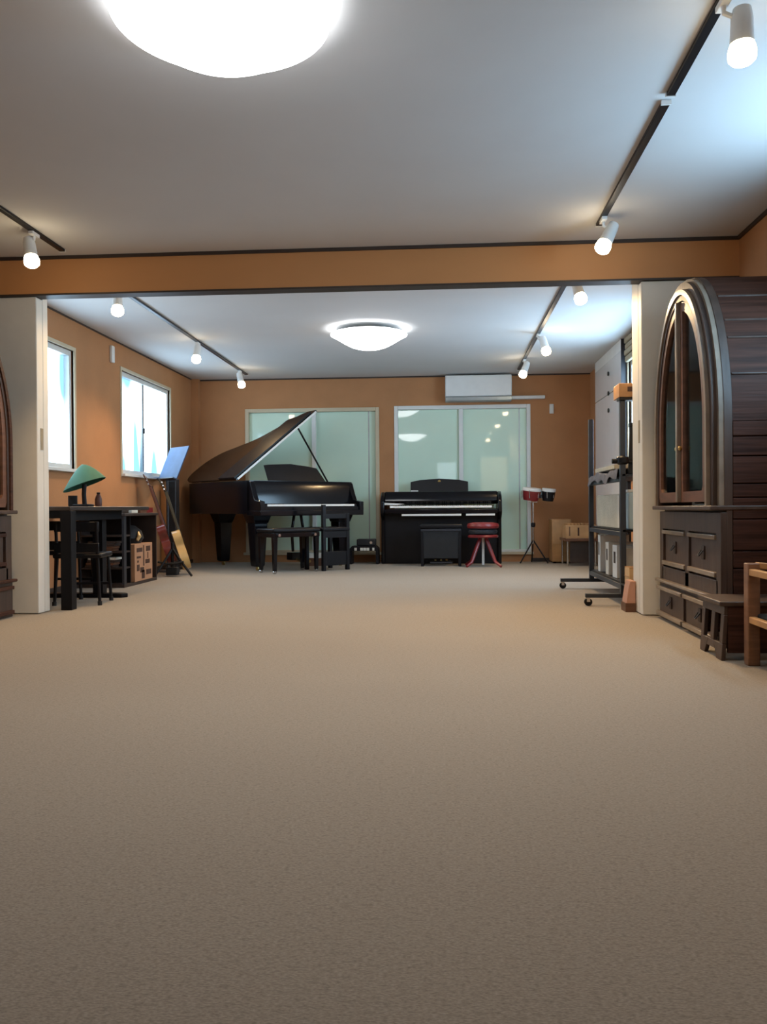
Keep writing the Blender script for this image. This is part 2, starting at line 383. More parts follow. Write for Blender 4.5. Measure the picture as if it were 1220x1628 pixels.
# ------------------------------------------------------------ light tracks and spotlights
def track(x, y0, y1, label, m='black_satin'):
    t = thing('light_track', label, 'track', (x, y0, ZC), 0, 'ceiling light tracks')
    L = y1-y0
    B(-.018, .018, 0, L, -.018, -.001).build('rail', M[m], t, bevel=.002)
    B(-.021, .021, -.012, .0, -.02, -.001).build('end_cap', M['white'], t)
    B(-.021, .021, L, L+.012, -.02, -.001).build('end_cap', M['white'], t)
    return t
track(.965, 1.2, 3.62, 'nearer half of the dark track on the front right ceiling')
track(.965, 3.70, 5.26, 'farther half of the dark track on the front right ceiling')
track(-2.53, 1.4, 5.45, 'short visible dark light track on the front left ceiling')
track(.955, 5.90, 10.7, 'long bronze light track on the back room ceiling, right', 'rack')
track(-2.53, 5.90, 10.7, 'long grey light track on the back room ceiling, left', 'rack')
def spot(x, y, aim, label, off=(0, 0), ln=.13, k=1.0):
    t = thing('spotlight', label, 'spotlight', (x, y, ZC-.018), 0, 'white track spotlights')
    a = Vector(aim).normalized()
    piv = Vector((off[0], off[1], -.075))
    B(-.016, .016, -.045, .045, -.022, -.0005).build('adapter', M['white'], t, bevel=.003)
    MB().tube([(0, 0, -.015), (0, 0, -.045), tuple(piv)], .009, 10).build('arm', M['white'], t)
    top = piv - a*ln*.35; end = piv + a*ln*.65
    MB().lathe([(.012, -.01), (.030, 0), (.036, ln*.25), (.040, ln*.9), (.040, ln), (.034, ln)], c=top, axis=a, n=28).build('housing', M['white'], t)
    MB().lathe([(.033, -.004), (.043, .010), (.047, .030), (.045, .052), (.034, .064), (0, .067)], c=end, axis=a, n=28).build('bulb', M['bulb'], t)
    ld = bpy.data.lights.new('bulb_light', 'SPOT'); ld.energy = SPOT*k; ld.color = (1, .66, .33); ld.spot_size = math.radians(130); ld.spot_blend = .8; ld.shadow_soft_size = .04
    lo = bpy.data.objects.new('bulb_light', ld); sc.collection.objects.link(lo); lo.parent = t
    lo.location = end + a*.085; lo.rotation_euler = Vector((0, 0, -1)).rotation_difference(a).to_euler()
    return t
spot(-2.53, 5.06, (.25, -.25, -1), 'front left track spotlight above the left end of the beam', (-.03, 0), .13, 1.1)
spot(.965, 5.12, (-.45, -.2, -.9), 'front right track spotlight tilted left above the right part of the beam', (.045, 0), .13, 1.9)
spot(.965, 2.95, (0, 0, -1), 'nearest spotlight, hanging straight down in the upper right corner', (.06, 0), .12, .3)
spot(-2.53, 6.42, (.15, -.4, -1), 'left back-room track spotlight nearest the beam', (0, -.02))
spot(-2.53, 8.55, (0, -.4, -1), 'left back-room track spotlight in the middle of its track', (0, -.02))
spot(-2.53, 10.35, (.3, -.3, -1), 'left back-room track spotlight farthest away, before the back wall', (0, -.02))
spot(.955, 6.40, (.2, -.4, -1), 'right back-room track spotlight nearest the beam', (.05, -.02))
spot(.955, 8.50, (.2, -.4, -1), 'right back-room track spotlight in the middle of its track', (.05, -.02))
spot(.955, 9.95, (-.4, -.3, -1), 'right back-room track spotlight farthest away, above the air conditioner end', (.02, -.02))

# ------------------------------------------------------------ wall fittings
ac = thing('air_conditioner', 'white wall air conditioner above the right glazed door', 'air conditioner', (.03, YB, 2.10))
B(0, .86, -.20, -.001, .06, .335).build('body', M['white'], ac, bevel=.012)
B(0, .86, -.215, -.02, 0, .055).build('louver', M['alu'], ac, bevel=.008)
B(.86, 1.30, -.075, -.001, .03, .075).build('duct_cover', M['white'], ac, bevel=.01, label='thin white duct running right')
rm = thing('remote_control', 'small white remote control holder on the wall right of the air conditioner', 'remote', (1.42, YB, 1.94))
B(-.028, .028, -.018, -.001, 0, .125).build('holder', M['white'], rm, bevel=.004)
B(-.02, .02, -.026, -.018, .02, .11).build('handset', M['frame_white'], rm, bevel=.003)
sn = tag(B(0, .03, -.035, .035, -.085, .085).build('wall_sensor', M['white'], loc=(XL+.001, 8.33, 2.30), bevel=.006), 'small white box high on the left wall between the two windows', 'sensor')

# ------------------------------------------------------------ arched cabinets
def arch_pts(w, zs, zt, n=28):
    return [(w*math.cos(math.pi*k/n), zs+(zt-zs)*math.sin(math.pi*k/n)) for k in range(n+1)]
def cabinet(x, yc, s, depth, label, edge='cab_edge'):
    """s=-1: face looks to -x (right side of room); local +d goes into the wall"""
    t = thing('arched_cabinet', label, 'cabinet', (x, yc, 0), 0, 'arched wooden cabinets')
    W = .60; ZS = 1.15; ZT = 2.02
    D = lambda d: -s*d
    def bx(mb, d0, d1, y0, y1, z0, z1):
        a, b = D(d0), D(d1); mb.box(min(a, b), max(a, b), y0, y1, z0, z1); return mb
    # carcass: hollow vault shell with board joints
    outer = arch_pts(W, ZS, ZT); inner = arch_pts(W-.03, ZS, ZT-.03)
    mb = MB()
    for k in range(0, 28, 1):
        g = .006 if k % 2 else .0
        o0, o1, i0, i1 = outer[k], outer[k+1], inner[k], inner[k+1]
        sc_ = lambda p, q: (p[0]*(1-q/W), ZS+(p[1]-ZS)*(1-q/.9))
        o0, o1 = sc_(o0, 0), sc_(o1, 0)
        o1b = sc_(o1, .0)
        mb.prism([o0, o1b, i1, i0], lambda a, b: (D(.061), a, b), lambda a, b: (D(depth), a, b))
    mb.build('vaulted_top', M['cab'], t)
    hs = [.15, .09, .16, .11, .07, .14, .10, .08]
    for sy in (-1, 1):
        mb = MB(); z = .25
        for h in hs:
            z2 = min(z+h, ZS); y0, y1 = sorted((sy*(W-.03), sy*W))
            bx(mb, .062, depth, y0, y1, z+.003, z2-.003); z = z2
        y0, y1 = sorted((sy*(W-.05), sy*(W-.028)))
        bx(mb, .062, depth, y0, y1, .25, ZS)
        mb.build('side_boards', M['cab'], t, bevel=.003)
    # raised battens running over the vault
    for ang in (16, 30, 38, 52):
        for sg in (1, -1):
            a = math.radians(ang); y = sg*(-W*math.cos(a)); zz = ZS+(ZT-ZS)*math.sin(a)
            MB().cyl((D(.065), y, zz), (D(depth), y, zz), .006, n=8).build('batten', M['cab_face'], t)
    mb = MB(); bx(mb, depth-.02, depth, -W+.05, W-.05, .25, 1.9)
    mb.build('back_panel', M['shadow_wood'], t)
    # face: arched frame rings
    def ring(name, w0, w1, zt0, zt1, z0, d0, d1, m, zs=ZS):
        n = 36
        O = [(w1, z0)] + arch_pts(w1, zs, zt1, n) + [(-w1, z0)]
        I = [(w0, z0)] + arch_pts(w0, zs, zt0, n) + [(-w0, z0)]
        r = MB(); F0 = [[], [], [], []]
        for (oy, oz), (iy, iz) in zip(O, I):
            F0[0].append((D(d0), oy, oz)); F0[1].append((D(d0), iy, iz)); F0[2].append((D(d1), iy, iz)); F0[3].append((D(d1), oy, oz))
        rings = [[F0[j][k] for j in range(4)] for k in range(len(O))]
        r.loft(rings)
        return r.build(name, M[m], t)
    ring('arch_face', .50, W, ZT-.10, ZT, .70, .02, .06, 'cab_face')
    ring('outer_moulding', .555, W-.004, ZT-.035, ZT-.006, .72, -.006, .03, edge)
    ring('middle_moulding', .515, .568, ZT-.075, ZT-.022, .72, -.030, .03, 'cab_face')
    ring('inner_moulding', .500, .530, ZT-.092, ZT-.062, .72, -.050, .03, edge)
    ring('bead_moulding', .475, .505, ZT-.125, ZT-.095, .72, -.040, .03, 'cab_face')
    # arched glazed doors
    zt = ZT-.13; w = .475
    for sg in (-1, 1):
        n = 18
        def half(wm, ztt, y_in, zb):
            pts = [(y_in, zb), (wm, zb)]
            for k in range(n+1):
                a = math.pi/2*k/n; y = wm*math.cos(a)
                if y < y_in: break
                pts.append((y, ZS+(ztt-ZS)*math.sin(a)))
            yl = y_in; pts.append((yl, ZS+(ztt-ZS)*math.sqrt(max(0, 1-(yl/wm)**2))))
            return pts
        O = half(w, zt, .012, .74); I = half(w-.05, zt-.05, .062, .80)
        nn = min(len(O), len(I)); 
        # resample both outlines to equal counts
        def res(P, N):
            L = [0]
            for a, b in zip(P, P[1:]+[P[0]]): L.append(L[-1]+math.dist(a, b))
            out = []
            for k in range(N):
                q = L[-1]*k/N; j = max(i for i in range(len(L)-1) if L[i] <= q)
                a, b = P[j], (P+[P[0]])[j+1]; u = (q-L[j])/max(1e-9, L[j+1]-L[j])
                out.append((a[0]+(b[0]-a[0])*u, a[1]+(b[1]-a[1])*u))
            return out
        O, I = res(O, 60), res(I, 60)
        mb = MB(); rg = []
        for (oy, oz), (iy, iz) in zip(O, I):
            rg.append([(D(-.034), sg*oy, oz), (D(-.036), sg*iy, iz), (D(.0), sg*iy, iz), (D(.0), sg*oy, oz)])
        rg.append(rg[0]); V = [[mb.bm.verts.new(p) for p in r] for r in rg[:-1]]; V.append(V[0])
        for A_, B_ in zip(V, V[1:]):
            for k in range(4): mb.bm.faces.new([A_[k], A_[(k+1)%4], B_[(k+1)%4], B_[k]])
        d = mb.build('glazed_door', M['wood_red'], t)
        mb = MB().prism(I, lambda a, b: (D(-.020), sg*a, b), lambda a, b: (D(-.016), sg*a, b)); mb.build('glass_pane', M['glass'], d)
        MB().lathe([(.004, 0), (.011, .004), (.013, .014), (.008, .02), (0, .022)], c=(D(-.034), sg*.035, 1.05), axis=(s, 0, 0), n=14).build('knob', M['gold'], d)
    mb = MB(); bx(mb, -.058, .0, -.016, .016, .74, ZT-.13); mb.build('centre_stile', M[edge], t, bevel=.006)
    for z in (1.36,):
        mb = MB(); bx(mb, .08, depth-.03, -W+.06, W-.06, z, z+.018); mb.build('shelf', M['cab_face'], t)
    # belt, drawers, plinth
    mb = MB(); bx(mb, -.052, depth, -W-.004, W-.012, .695, .72); mb.build('belt_ledge', M['cab_face'], t, bevel=.006)
    mb = MB(); bx(mb, .03, .06, -W+.001, W-.001, .25, .70); bx(mb, .0, .031, -W+.001, W-.001, .575, .685)
    bx(mb, .0, .031, -W+.001, -W+.075, .25, .58); bx(mb, .0, .031, W-.075, W-.001, .25, .58); bx(mb, .0, .031, -.035, .035, .25, .58); bx(mb, .0, .031, -.55, .55, .25, .335)
    mb.build('front_frame', M['cab_face'], t, bevel=.003)
    def drawer(y0, y1, z0, z1, d, name='drawer'):
        mb = MB(); bx(mb, d, d+.02, y0, y1, z0, z1)
        dr = mb.build(name, M['cab_face'], t, bevel=.003)
        mb = MB()
        for a in ((y0-.01, y1+.01, z1-.012, z1+.012), (y0-.01, y1+.01, z0-.012, z0+.014)):
            bx(mb, d-.022, d+.01, *a)
        mb.build('moulding', M[edge], dr, bevel=.004)
        ym = (y0+y1)/2; zm = (z0+z1)/2
        mb = MB(); bx(mb, d-.008, d+.001, ym-.025, ym+.025, zm-.03, zm+.045); h = mb.build('handle_plate', M['shadow_wood'], dr, bevel=.004)
        MB().tube([(D(d-.008), ym-.018, zm+.02), (D(d-.03), ym-.012, zm-.01), (D(d-.03), ym+.012, zm-.01), (D(d-.008), ym+.018, zm+.02)], .004, 8).build('drop_handle', M['grey_metal'], h)
    for y0, y1 in ((-.51, -.045), (.045, .51)):
        drawer(y0, y1, .36, .555, .012)
    mb = MB(); bx(mb, -.03, depth, -W-.02, W+.02, .235, .255); mb.build('plinth_ledge', M[edge], t, bevel=.006)
    mb = MB(); bx(mb, -.0, depth, -W-.008, W+.008, .0, .235); mb.build('plinth', M['cab_face'], t, bevel=.004)
    for y0, y1 in ((-.56, -.03), (.03, .56)):
        drawer(y0, y1, .035, .20, -.012)
    return t
cabinet(1.40, 4.965, -1, .50, 'dark brown arched cabinet with glazed doors against the right wall')
cabinet(-2.925, 4.90, 1, .43, 'dark arched cabinet partly seen at the left edge of the photo', 'cab')

# items inside the right cabinet
bk = thing('book', 'tall pale blue folder standing upright behind the glass of the right arched cabinet', 'book', (1.55, 4.93, .7205))  # upright bluish slab with a paper core
B(0, .045, 0, .20, 0, .60).build('cover', M['clear_blue'], bk, bevel=.003)
B(.006, .039, -.003, .19, .004, .596).build('pages', M['paper'], bk)
bk2 = thing('book', 'cream book standing left of the tall pale blue folder in the right cabinet', 'book', (1.49, 4.99, .7205))
B(0, .04, 0, .18, 0, .36).build('cover', M['paper'], bk2, bevel=.003)
B(.005, .035, -.003, .17, .004, .356).build('pages', M['cream_cloth'], bk2)
bx_ = thing('storage_box', 'small black box with a pale base inside the right arched cabinet', 'box', (1.44, 4.76, .7205))
B(0, .07, 0, .20, 0, .012).build('base', M['paper'], bx_, bevel=.003)
B(0.002, .068, 0.002, .198, .012, .11).build('body', M['black_matt'], bx_, bevel=.006)

# ------------------------------------------------------------ small slotted stool by the right cabinet
st = thing('low_stool', 'small dark stool with slotted splayed side beside the right cabinet', 'stool', (1.44, 4.165, 0))
mb = B(-.17, .17, -.185, .16, .275, .30); mb.build('seat', M['cab_face'], st, bevel=.006)
for sx in (-1, 1):
    # side panel facing the room, with two slots and an arched foot cut
    mb = MB(); n = 0
    def P(y, z): return (sx*(.145 + (.27-z)*.06), y, z)
    def Q(y, z): return (sx*(.125 + (.27-z)*.06), y, z)
    def strip(pts): mb.prism(pts, P, Q)
    yw = lambda z: .165+(.275-z)*.0
    strip([(-.175, .23), (.15, .23), (.15, .275), (-.175, .275)])
    strip([(-.175, .085), (-.13, .085), (-.13, .23), (-.175, .23)])
    strip([(-.045, .085), (.005, .085), (.005, .23), (-.045, .23)])
    strip([(.105, .085), (.15, .085), (.15, .23), (.105, .23)])
    strip([(-.175, .0), (-.10, .0), (-.07, .045), (-.05, .085), (-.175, .085)])
    strip([(-.05, .085), (-.07, .045), (.055, .045), (.035, .085)])
    strip([(.15, .0), (.15, .085), (.035, .085), (.055, .045), (.08, .0)])
    mb.build('side_panel', M['cab_face'], st, bevel=.003)
B(-.13, .13, -.178, -.158, .04, .275).build('apron', M['cab'], st)
B(-.13, .13, .12, .14, .10, .275).build('apron', M['cab'], st)
st.scale = (1, 1, .92)

# ------------------------------------------------------------ wooden chair at the right edge
ch = thing('wooden_chair', 'reddish wooden low armchair cut by the right edge of the photo', 'chair', (1.385, 3.53, 0))
for x, y in ((-.03, -.03), (-.03, .33), (.44, -.03), (.44, .33)):
    B(x, x+.055, y, y+.055, 0, .46).build('leg', M['chair_wood'], ch, bevel=.005)
for y in (-.028, .332):
    MB().loft([[(x, y-.002, z0), (x, y+.052, z0), (x, y+.052, z0+.028), (x, y-.002, z0+.028)] for x, z0 in [(.02, .435-.0), (.10, .428), (.22, .420), (.34, .428), (.45, .435)]]).build('armrest', M['wood_honey'], ch, bevel=.004)
    B(.025, .44, y+.01, y+.04, .195, .225).build('rail', M['wood_honey'], ch, bevel=.004)
for z in (.192, .405):
    B(-.025, .005, .025, .335, z, z+.03).build('side_rail', M['wood_honey'], ch, bevel=.004)
B(.012, .46, .026, .345, .20, .235).build('seat', M['black_matt'], ch, bevel=.01)
B(.43, .46, .02, .34, .28, .45).build('backrest', M['wood_red'], ch, bevel=.004)
bgm = MB().loft([[(x0, y0, z), (x1, y0, z), (x1, y1, z), (x0, y1, z)] for z, x0, x1, y0, y1 in [(0, .03, .34, .05, .28), (.05, .02, .35, .04, .30), (.12, .05, .30, .07, .28), (.17, .10, .26, .10, .25)]])
bg = tag(bgm.build('shoulder_bag', M['black_matt'], loc=(1.44, 3.56, 0), bevel=.015), 'black bag on the floor under the wooden armchair', 'bag')

# ------------------------------------------------------------ grand piano
PS = math.radians(44); PX, PY = -2.05, 9.30
gp = thing('grand_piano', 'black grand piano with raised lid in front of the left glazed door', 'piano', (PX, PY, 0), PS)
from mathutils import geometry
def smooth_poly(P, n=5):
    out = []; N = len(P)
    for i in range(N-1):
        p0, p1, p2, p3 = P[max(0, i-1)], P[i], P[i+1], P[min(N-1, i+2)]
        for k in range(n):
            t = k/n
            out.append(tuple(.5*((2*p1[j])+(-p0[j]+p2[j])*t+(2*p0[j]-5*p1[j]+4*p2[j]-p3[j])*t*t+(-p0[j]+3*p1[j]-3*p2[j]+p3[j])*t**3) for j in (0, 1)))
    out.append(P[-1]); return out
curve = smooth_poly([(0, 1.62), (.03, 1.78), (.14, 1.88), (.32, 1.90), (.50, 1.86), (.64, 1.72), (.76, 1.46), (.90, 1.20), (1.12, 1.0), (1.33, .84), (1.45, .66), (1.48, .50)])
VF = .24
case_out = [(0, VF)] + curve + [(1.48, VF)]
# rim
cx_, cy_ = .6, .8
def inset(P, d):
    out = []; N = len(P)
    for i in range(N):
        a, b, c = Vector(P[i-1]), Vector(P[i]), Vector(P[(i+1) % N])
        n1 = (b-a).normalized(); n2 = (c-b).normalized()
        nn = Vector((n1.y+n2.y, -(n1.x+n2.x)))
        nn = nn.normalized() if nn.length > 1e-6 else Vector((n1.y, -n1.x))
        k = 1/max(.5, nn.dot(Vector((n1.y, -n1.x))))
        out.append(tuple(b+nn*d*k))
    return out
case_in = inset(case_out, .05)
if not (0 < case_in[5][0] < 1.4 and case_in[5][1] < case_out[5][1]): case_in = inset(case_out, -.05)
mb = MB()
rg = [[(o[0], o[1], .66), (o[0], o[1], 1.045), (i[0], i[1], 1.045), (i[0], i[1], .66)] for o, i in zip(case_out, case_in)]
V = [[mb.bm.verts.new(p) for p in r] for r in rg]; V.append(V[0])
for A_, B_ in zip(V, V[1:]):
    for k in range(4): mb.bm.faces.new([A_[k], A_[(k+1) % 4], B_[(k+1) % 4], B_[k]])
mb.build('rim', M['black_gloss'], gp)
MB().prism(case_in, lambda a, b: (a, b, .67), lambda a, b: (a, b, .70)).build('bottom_board', M['black_satin'], gp)
MB().prism(inset(case_in, .0), lambda a, b: (a, b, .90), lambda a, b: (a, b, .915)).build('iron_frame', M['gold'], gp)
# keybed, cheeks, fallboard
B(0, 1.48, 0, VF+.06, .635, .70).build('keybed', M['black_gloss'], gp, bevel=.008)
for u in (0, 1.42):
    a = MB().prism([(0, .69), (.30, .69), (.30, 1.045), (.22, 1.03), (.17, .90), (.13, .82), (0, .80)], lambda v, z: (u, v, z), lambda v, z: (u+.06, v, z))
    a.build('key_cheek', M['black_gloss'], gp, bevel=.006)
B(.06, 1.42, .02, .035, .70, .738).build('key_slip', M['black_gloss'], gp)
mb = MB()
for k in range(52):
    u = .115+k*.024; mb.box(u, u+.0232, .037, .19, .745, .768)
mb.build('white_keys', M['ivory'], gp)
mb = MB()
for k in range(51):
    if k % 7 in (1, 4): continue
    u = .115+(k+1)*.024-.006; mb.box(u, u+.012, .09, .19, .766, .778)
mb.build('black_keys', M['black_satin'], gp)
for u0, u1 in ((.06, .113), (1.365, 1.42)): B(u0, u1, .037, .19, .70, .772).build('key_block', M['black_gloss'], gp, bevel=.004)
MB().prism([(.19, .74), (.24, .74), (.25, 1.0), (.235, 1.04), (.205, .98)], lambda v, z: (.06, v, z), lambda v, z: (1.42, v, z)).build('fallboard', M['black_gloss'], gp)
B(.66, .83, .200, .206, .868, .876).build('nameplate', M['gold'], gp, label='thin gold lettering strip')
B(.03, 1.45, .24, .50, 1.028, 1.046).build('front_top_board', M['black_gloss'], gp, bevel=.004)
# music desk
MB().prism([(.36, 0), (1.14, 0), (1.20, .0), (1.10, .17), (.98, .19), (.72, .215), (.42, .20), (.34, .19)], lambda u, z: (u, .40+z*.35, 1.047+z), lambda u, z: (u, .418+z*.35, 1.047+z)).build('music_desk', M['black_satin'], gp, bevel=.004)
# legs
def leg(u, v):
    l = MB()
    l.hexa([(u-.09, v-.09, .55), (u+.09, v-.09, .55), (u+.09, v+.09, .55), (u-.09, v+.09, .55)], [(u-.13, v-.12, .665), (u+.13, v-.12, .665), (u+.13, v+.12, .665), (u-.13, v+.12, .665)])
    l.hexa([(u-.06, v-.06, .06), (u+.06, v-.06, .06), (u+.06, v+.06, .06), (u-.06, v+.06, .06)], [(u-.085, v-.085, .55), (u+.085, v-.085, .55), (u+.085, v+.085, .55), (u-.085, v+.085, .55)])
    l.box(u-.055, u+.055, v-.055, v+.055, .05, .09)
    o = l.build('leg', M['black_gloss'], gp, bevel=.006)
    MB().cyl((u-.012, v, .026), (u+.012, v, .026), .026, n=18).build('caster', M['gold'], o)
leg(.14, .30); leg(1.34, .30); leg(.36, 1.50)
ly = MB()
for du in (-.07, .07): ly.tube([(.74+du*.7, .36, .64), (.74+du*1.2, .36, .45), (.74+du, .36, .20)], .018, 10)
ly.box(.62, .86, .30, .42, .10, .19)
ly = ly.build('pedal_lyre', M['black_gloss'], gp, bevel=.004)
for du in (-.06, 0, .06): MB().tube([(.74+du, .32, .115), (.74+du, .24, .095), (.74+du, .19, .085)], [.012, .014, .018], 10).build('pedal', M['gold'], ly)
# lid: raised about the bass side hinge (u=0)
ALF = math.radians(37.5)
def lid_xf(u, v, h): return (u*math.cos(ALF)-h*math.sin(ALF), v, 1.052+u*math.sin(ALF)+h*math.cos(ALF))
VL = .52
lid_poly = [(0, VL)] + smooth_poly([(0, 1.62), (.03, 1.79), (.14, 1.89), (.32, 1.915), (.50, 1.87), (.65, 1.73), (.77, 1.47), (.91, 1.21), (1.13, 1.01), (1.34, .85), (1.44, .70), (1.455, VL)])
MB().prism(lid_poly, lambda a, b: lid_xf(a, b, 0), lambda a, b: lid_xf(a, b, .022)).build('lid', M['lid'], gp)
flap = [(.0, VL+.015), (0, VL+.40), (1.23, VL+.40), (1.26, VL+.38), (1.38, VL+.04), (1.38, VL+.015)]
MB().prism(flap, lambda a, b: lid_xf(a, b, .026), lambda a, b: lid_xf(a, b, .046)).build('folded_front_flap', M['black_satin'], gp)
MB().prism([(0.02, VL-.006), (0.02, VL+.012), (1.44, VL+.012), (1.44, VL-.006)], lambda a, b: lid_xf(a, b, -.004), lambda a, b: lid_xf(a, b, .018)).build('edge_strip', M['ivory'], gp, label='pale reflecting edge of the lid')  # reflection along the lid edge built as an ivory strip
p_top = lid_xf(1.15, .62, 0)
MB().tube([(1.38, .60, 1.04), p_top], .011, 10).build('lid_prop', M['black_satin'], gp)

# bench of the grand piano
bc = thing('piano_bench', 'black padded bench in front of the grand piano keyboard', 'bench', (-1.86, 9.08, 0), PS)
for u, v in ((.03, .03), (.59, .03), (.03, .31), (.59, .31)):
    MB().hexa([(u-.018, v-.018, .03), (u+.018, v-.018, .03), (u+.018, v+.018, .03), (u-.018, v+.018, .03)], [(u-.026, v-.026, .40), (u+.026, v-.026, .40), (u+.026, v+.026, .40), (u-.026, v+.026, .40)]).build('leg', M['black_gloss'], bc, bevel=.003)
    MB().lathe([(.012, .0), (.024, .008), (.026, .022), (.014, .034)], c=(u, v, 0), n=16).build('foot', M['chrome'], bc)
B(0, .62, 0, .34, .40, .45).build('apron', M['black_gloss'], bc, bevel=.004)
B(-.01, .63, -.01, .35, .452, .50).build('seat_cushion', M['black_satin'], bc, bevel=.018)
for v in (-.0205,): 
    for u in (.06, .54): MB().cyl((u, 0, .425), (u, -.03, .425), .016, n=14).build('height_knob', M['chrome'], bc)
# chair with a back beside it
pc = thing('piano_chair', 'black piano chair with upright back post right of the padded bench', 'chair', (-1.375, 9.515, 0), PS)
for u, v, h in ((.0, .0, .76), (.34, .0, .66), (.0, .34, .48), (.34, .34, .48)):
    B(u, u+.042, v, v+.042, 0, h).build('leg', M['black_satin'], pc, bevel=.004)
B(-.005, .387, -.005, .387, .455, .50).build('seat', M['black_satin'], pc, bevel=.012)
B(.042, .34, .006, .036, .38, .455).build('apron', M['black_satin'], pc)
B(.042, .34, .006, .030, .06, .22).build('stretcher', M['black_satin'], pc, bevel=.003)
B(.042, .34, .006, .030, .60, .655).build('back_rail', M['black_satin'], pc, bevel=.003)

# pedal extender / small black boxes beneath
# low bench with a black device, left of the digital piano
lb = thing('low_bench', 'tiny black low bench on the floor between the two pianos', 'bench', (-1.02, 10.78, 0))
MB().prism([(-.19, 0), (-.155, 0), (-.15, .17), (.15, .17), (.155, 0), (.19, 0), (.185, .20), (.15, .235), (-.15, .235), (-.185, .20)], lambda x, z: (x, -.12, z), lambda x, z: (x, .12, z)).build('frame', M['black_satin'], lb)
for x0, x1 in ((-.12, -.09), (-.045, -.01), (-.005, .03), (.035, .07), (.11, .135)):
    B(x0, x1, -.128, -.12, .175, .212).build('label_strip', M['paper'], lb)
dv = thing('black_device', 'small black device lying on the tiny low bench', 'device', (-1.0, 10.78, .236))
B(-.115, .125, -.09, .09, 0, .085).build('body', M['black_matt'], dv, bevel=.012)
MB().cyl((.07, -.094, .04), (.07, -.088, .04), .018, n=16).build('dial', M['chrome'], dv)
# box under the grand
ub = thing('music_box', 'small dark box with pale papers under the grand piano', 'box', (-1.62, 10.45, 0), .1)
B(-.12, .12, -.1, .1, 0, .10).build('body', M['wood_red'], ub, bevel=.004)
B(-.10, .09, -.07, .08, .10, .16).build('papers', M['paper'], ub, bevel=.003)

# ------------------------------------------------------------ digital piano
dp = thing('digital_piano', 'black upright digital piano in front of the right glazed door', 'piano', (-.80, 10.60, 0))
W_ = 1.53
B(.03, W_-.03, .16, .46, 0, .70).build('lower_body', M['black_satin'], dp, bevel=.008)
for x in (0, W_-.05):
    MB().prism([(.12, 0), (.47, 0), (.47, .88), (.40, .92), (.15, .92), (.06, .86), (.0, .80), (-.01, .66), (.05, .60), (.12, .56)], lambda v, z: (x, v, z), lambda v, z: (x+.05, v, z)).build('side_panel', M['black_gloss'], dp, bevel=.012)
B(.05, W_-.05, .0, .20, .64, .70).build('keybed', M['black_gloss'], dp, bevel=.01)
MB().prism([(.14, .76), (.47, .78), (.47, .90), (.42, .925), (.16, .925), (.10, .86), (.085, .80)], lambda v, z: (.05, v, z), lambda v, z: (W_-.05, v, z)).build('key_cover', M['black_gloss'], dp, bevel=.008)
mb = MB()
for k in range(52):
    u = .12+k*.0247; mb.box(u, u+.0238, .02, .16, .715, .742)
mb.build('white_keys', M['ivory'], dp)
mb = MB()
for k in range(51):
    if k % 7 in (1, 4): continue
    u = .12+(k+1)*.0247-.006; mb.box(u, u+.012, .07, .16, .742, .752)
mb.build('black_keys', M['black_satin'], dp)
MB().prism([(.035, .0), (.22, .0), (.30, .012), (.035, .028)], lambda x, z: (x, .05, .755+z), lambda x, z: (x, .09, .757+z)).build('edge_highlight', M['white'], dp, label='pale left end of the key cover edge')  # white wedge stands for the highlight on the cover edge
for x0, x1 in ((.27, 1.02), (1.08, 1.44)):
    B(x0, x1, -.006, .002, .615, .638).build('trim_strip', M['white'], dp, label='pale strip under the keys')  # two thin white strips on the front below the keybed
mr = MB().prism([(.37, 0), (1.12, 0), (1.12, .13), (1.0, .155), (.745, .172), (.49, .155), (.37, .13)], lambda x, z: (x, .36+z*.3, .925+z), lambda x, z: (x, .378+z*.3, .925+z)).build('music_rest', M['black_satin'], dp, bevel=.005)
MB().cyl((.745, .405, 1.062), (.745, .397, 1.06), .018, n=18).build('emblem', M['gold'], mr)
MB().box(.375, .47, .355, .36, .93, .945).build('display', M['white'], mr)
MB().box(.60, .92, .12, .16, .03, .045).build('pedal_rail', M['black_gloss'], dp)
for k in range(3): MB().box(.68+k*.07, .705+k*.07, .04, .16, .045, .06).build('pedal', M['gold'], dp, bevel=.003)

# bench before the digital piano
db = thing('piano_bench', 'square black bench in front of the digital piano', 'bench', (-.28, 10.26, 0))
for x in (.0, .455):
    for y in (0, .26): B(x, x+.035, y, y+.035, 0, .43).build('leg', M['black_satin'], db, bevel=.003)
B(.035, .455, .008, .022, .10, .43).build('front_panel', M['black_matt'], db)
B(0, .49, -.003, .30, .43, .46).build('apron', M['grey_metal'], db, bevel=.003)
B(-.015, .505, -.02, .31, .464, .515).build('seat_cushion', M['black_satin'], db, bevel=.015)
B(.11, .38, .003, .008, .04, .055).build('nameplate', M['grey_metal'], db)
# red stool
rs = thing('round_stool', 'red padded stool with splayed legs in front of the digital piano', 'stool', (.475, 10.26, 0))
MB().lathe([(.0, .46), (.185, .465), (.195, .49), (.185, .52), (.12, .535), (0, .538)], n=32).build('seat', M['red'], rs)
MB().lathe([(.0, .40), (.17, .405), (.175, .43), (.165, .445), (0, .45)], n=32).build('seat_ring', M['grey_metal'], rs)
MB().lathe([(.0, .35), (.18, .352), (.185, .37), (.17, .385), (0, .39)], n=32).build('lower_ring', M['red'], rs)
MB().cyl((0, 0, .02), (0, 0, .36), .016, n=16).build('centre_post', M['white'], rs)
for k in range(4):
    a = math.radians(45+90*k); c, s_ = math.cos(a), math.sin(a)
    MB().tube([(.05*c, .05*s_, .34), (.10*c, .10*s_, .25), (.20*c, .20*s_, .06), (.29*c, .29*s_, .012)], [.022, .022, .018, .014], 10).build('leg', M['red'], rs)

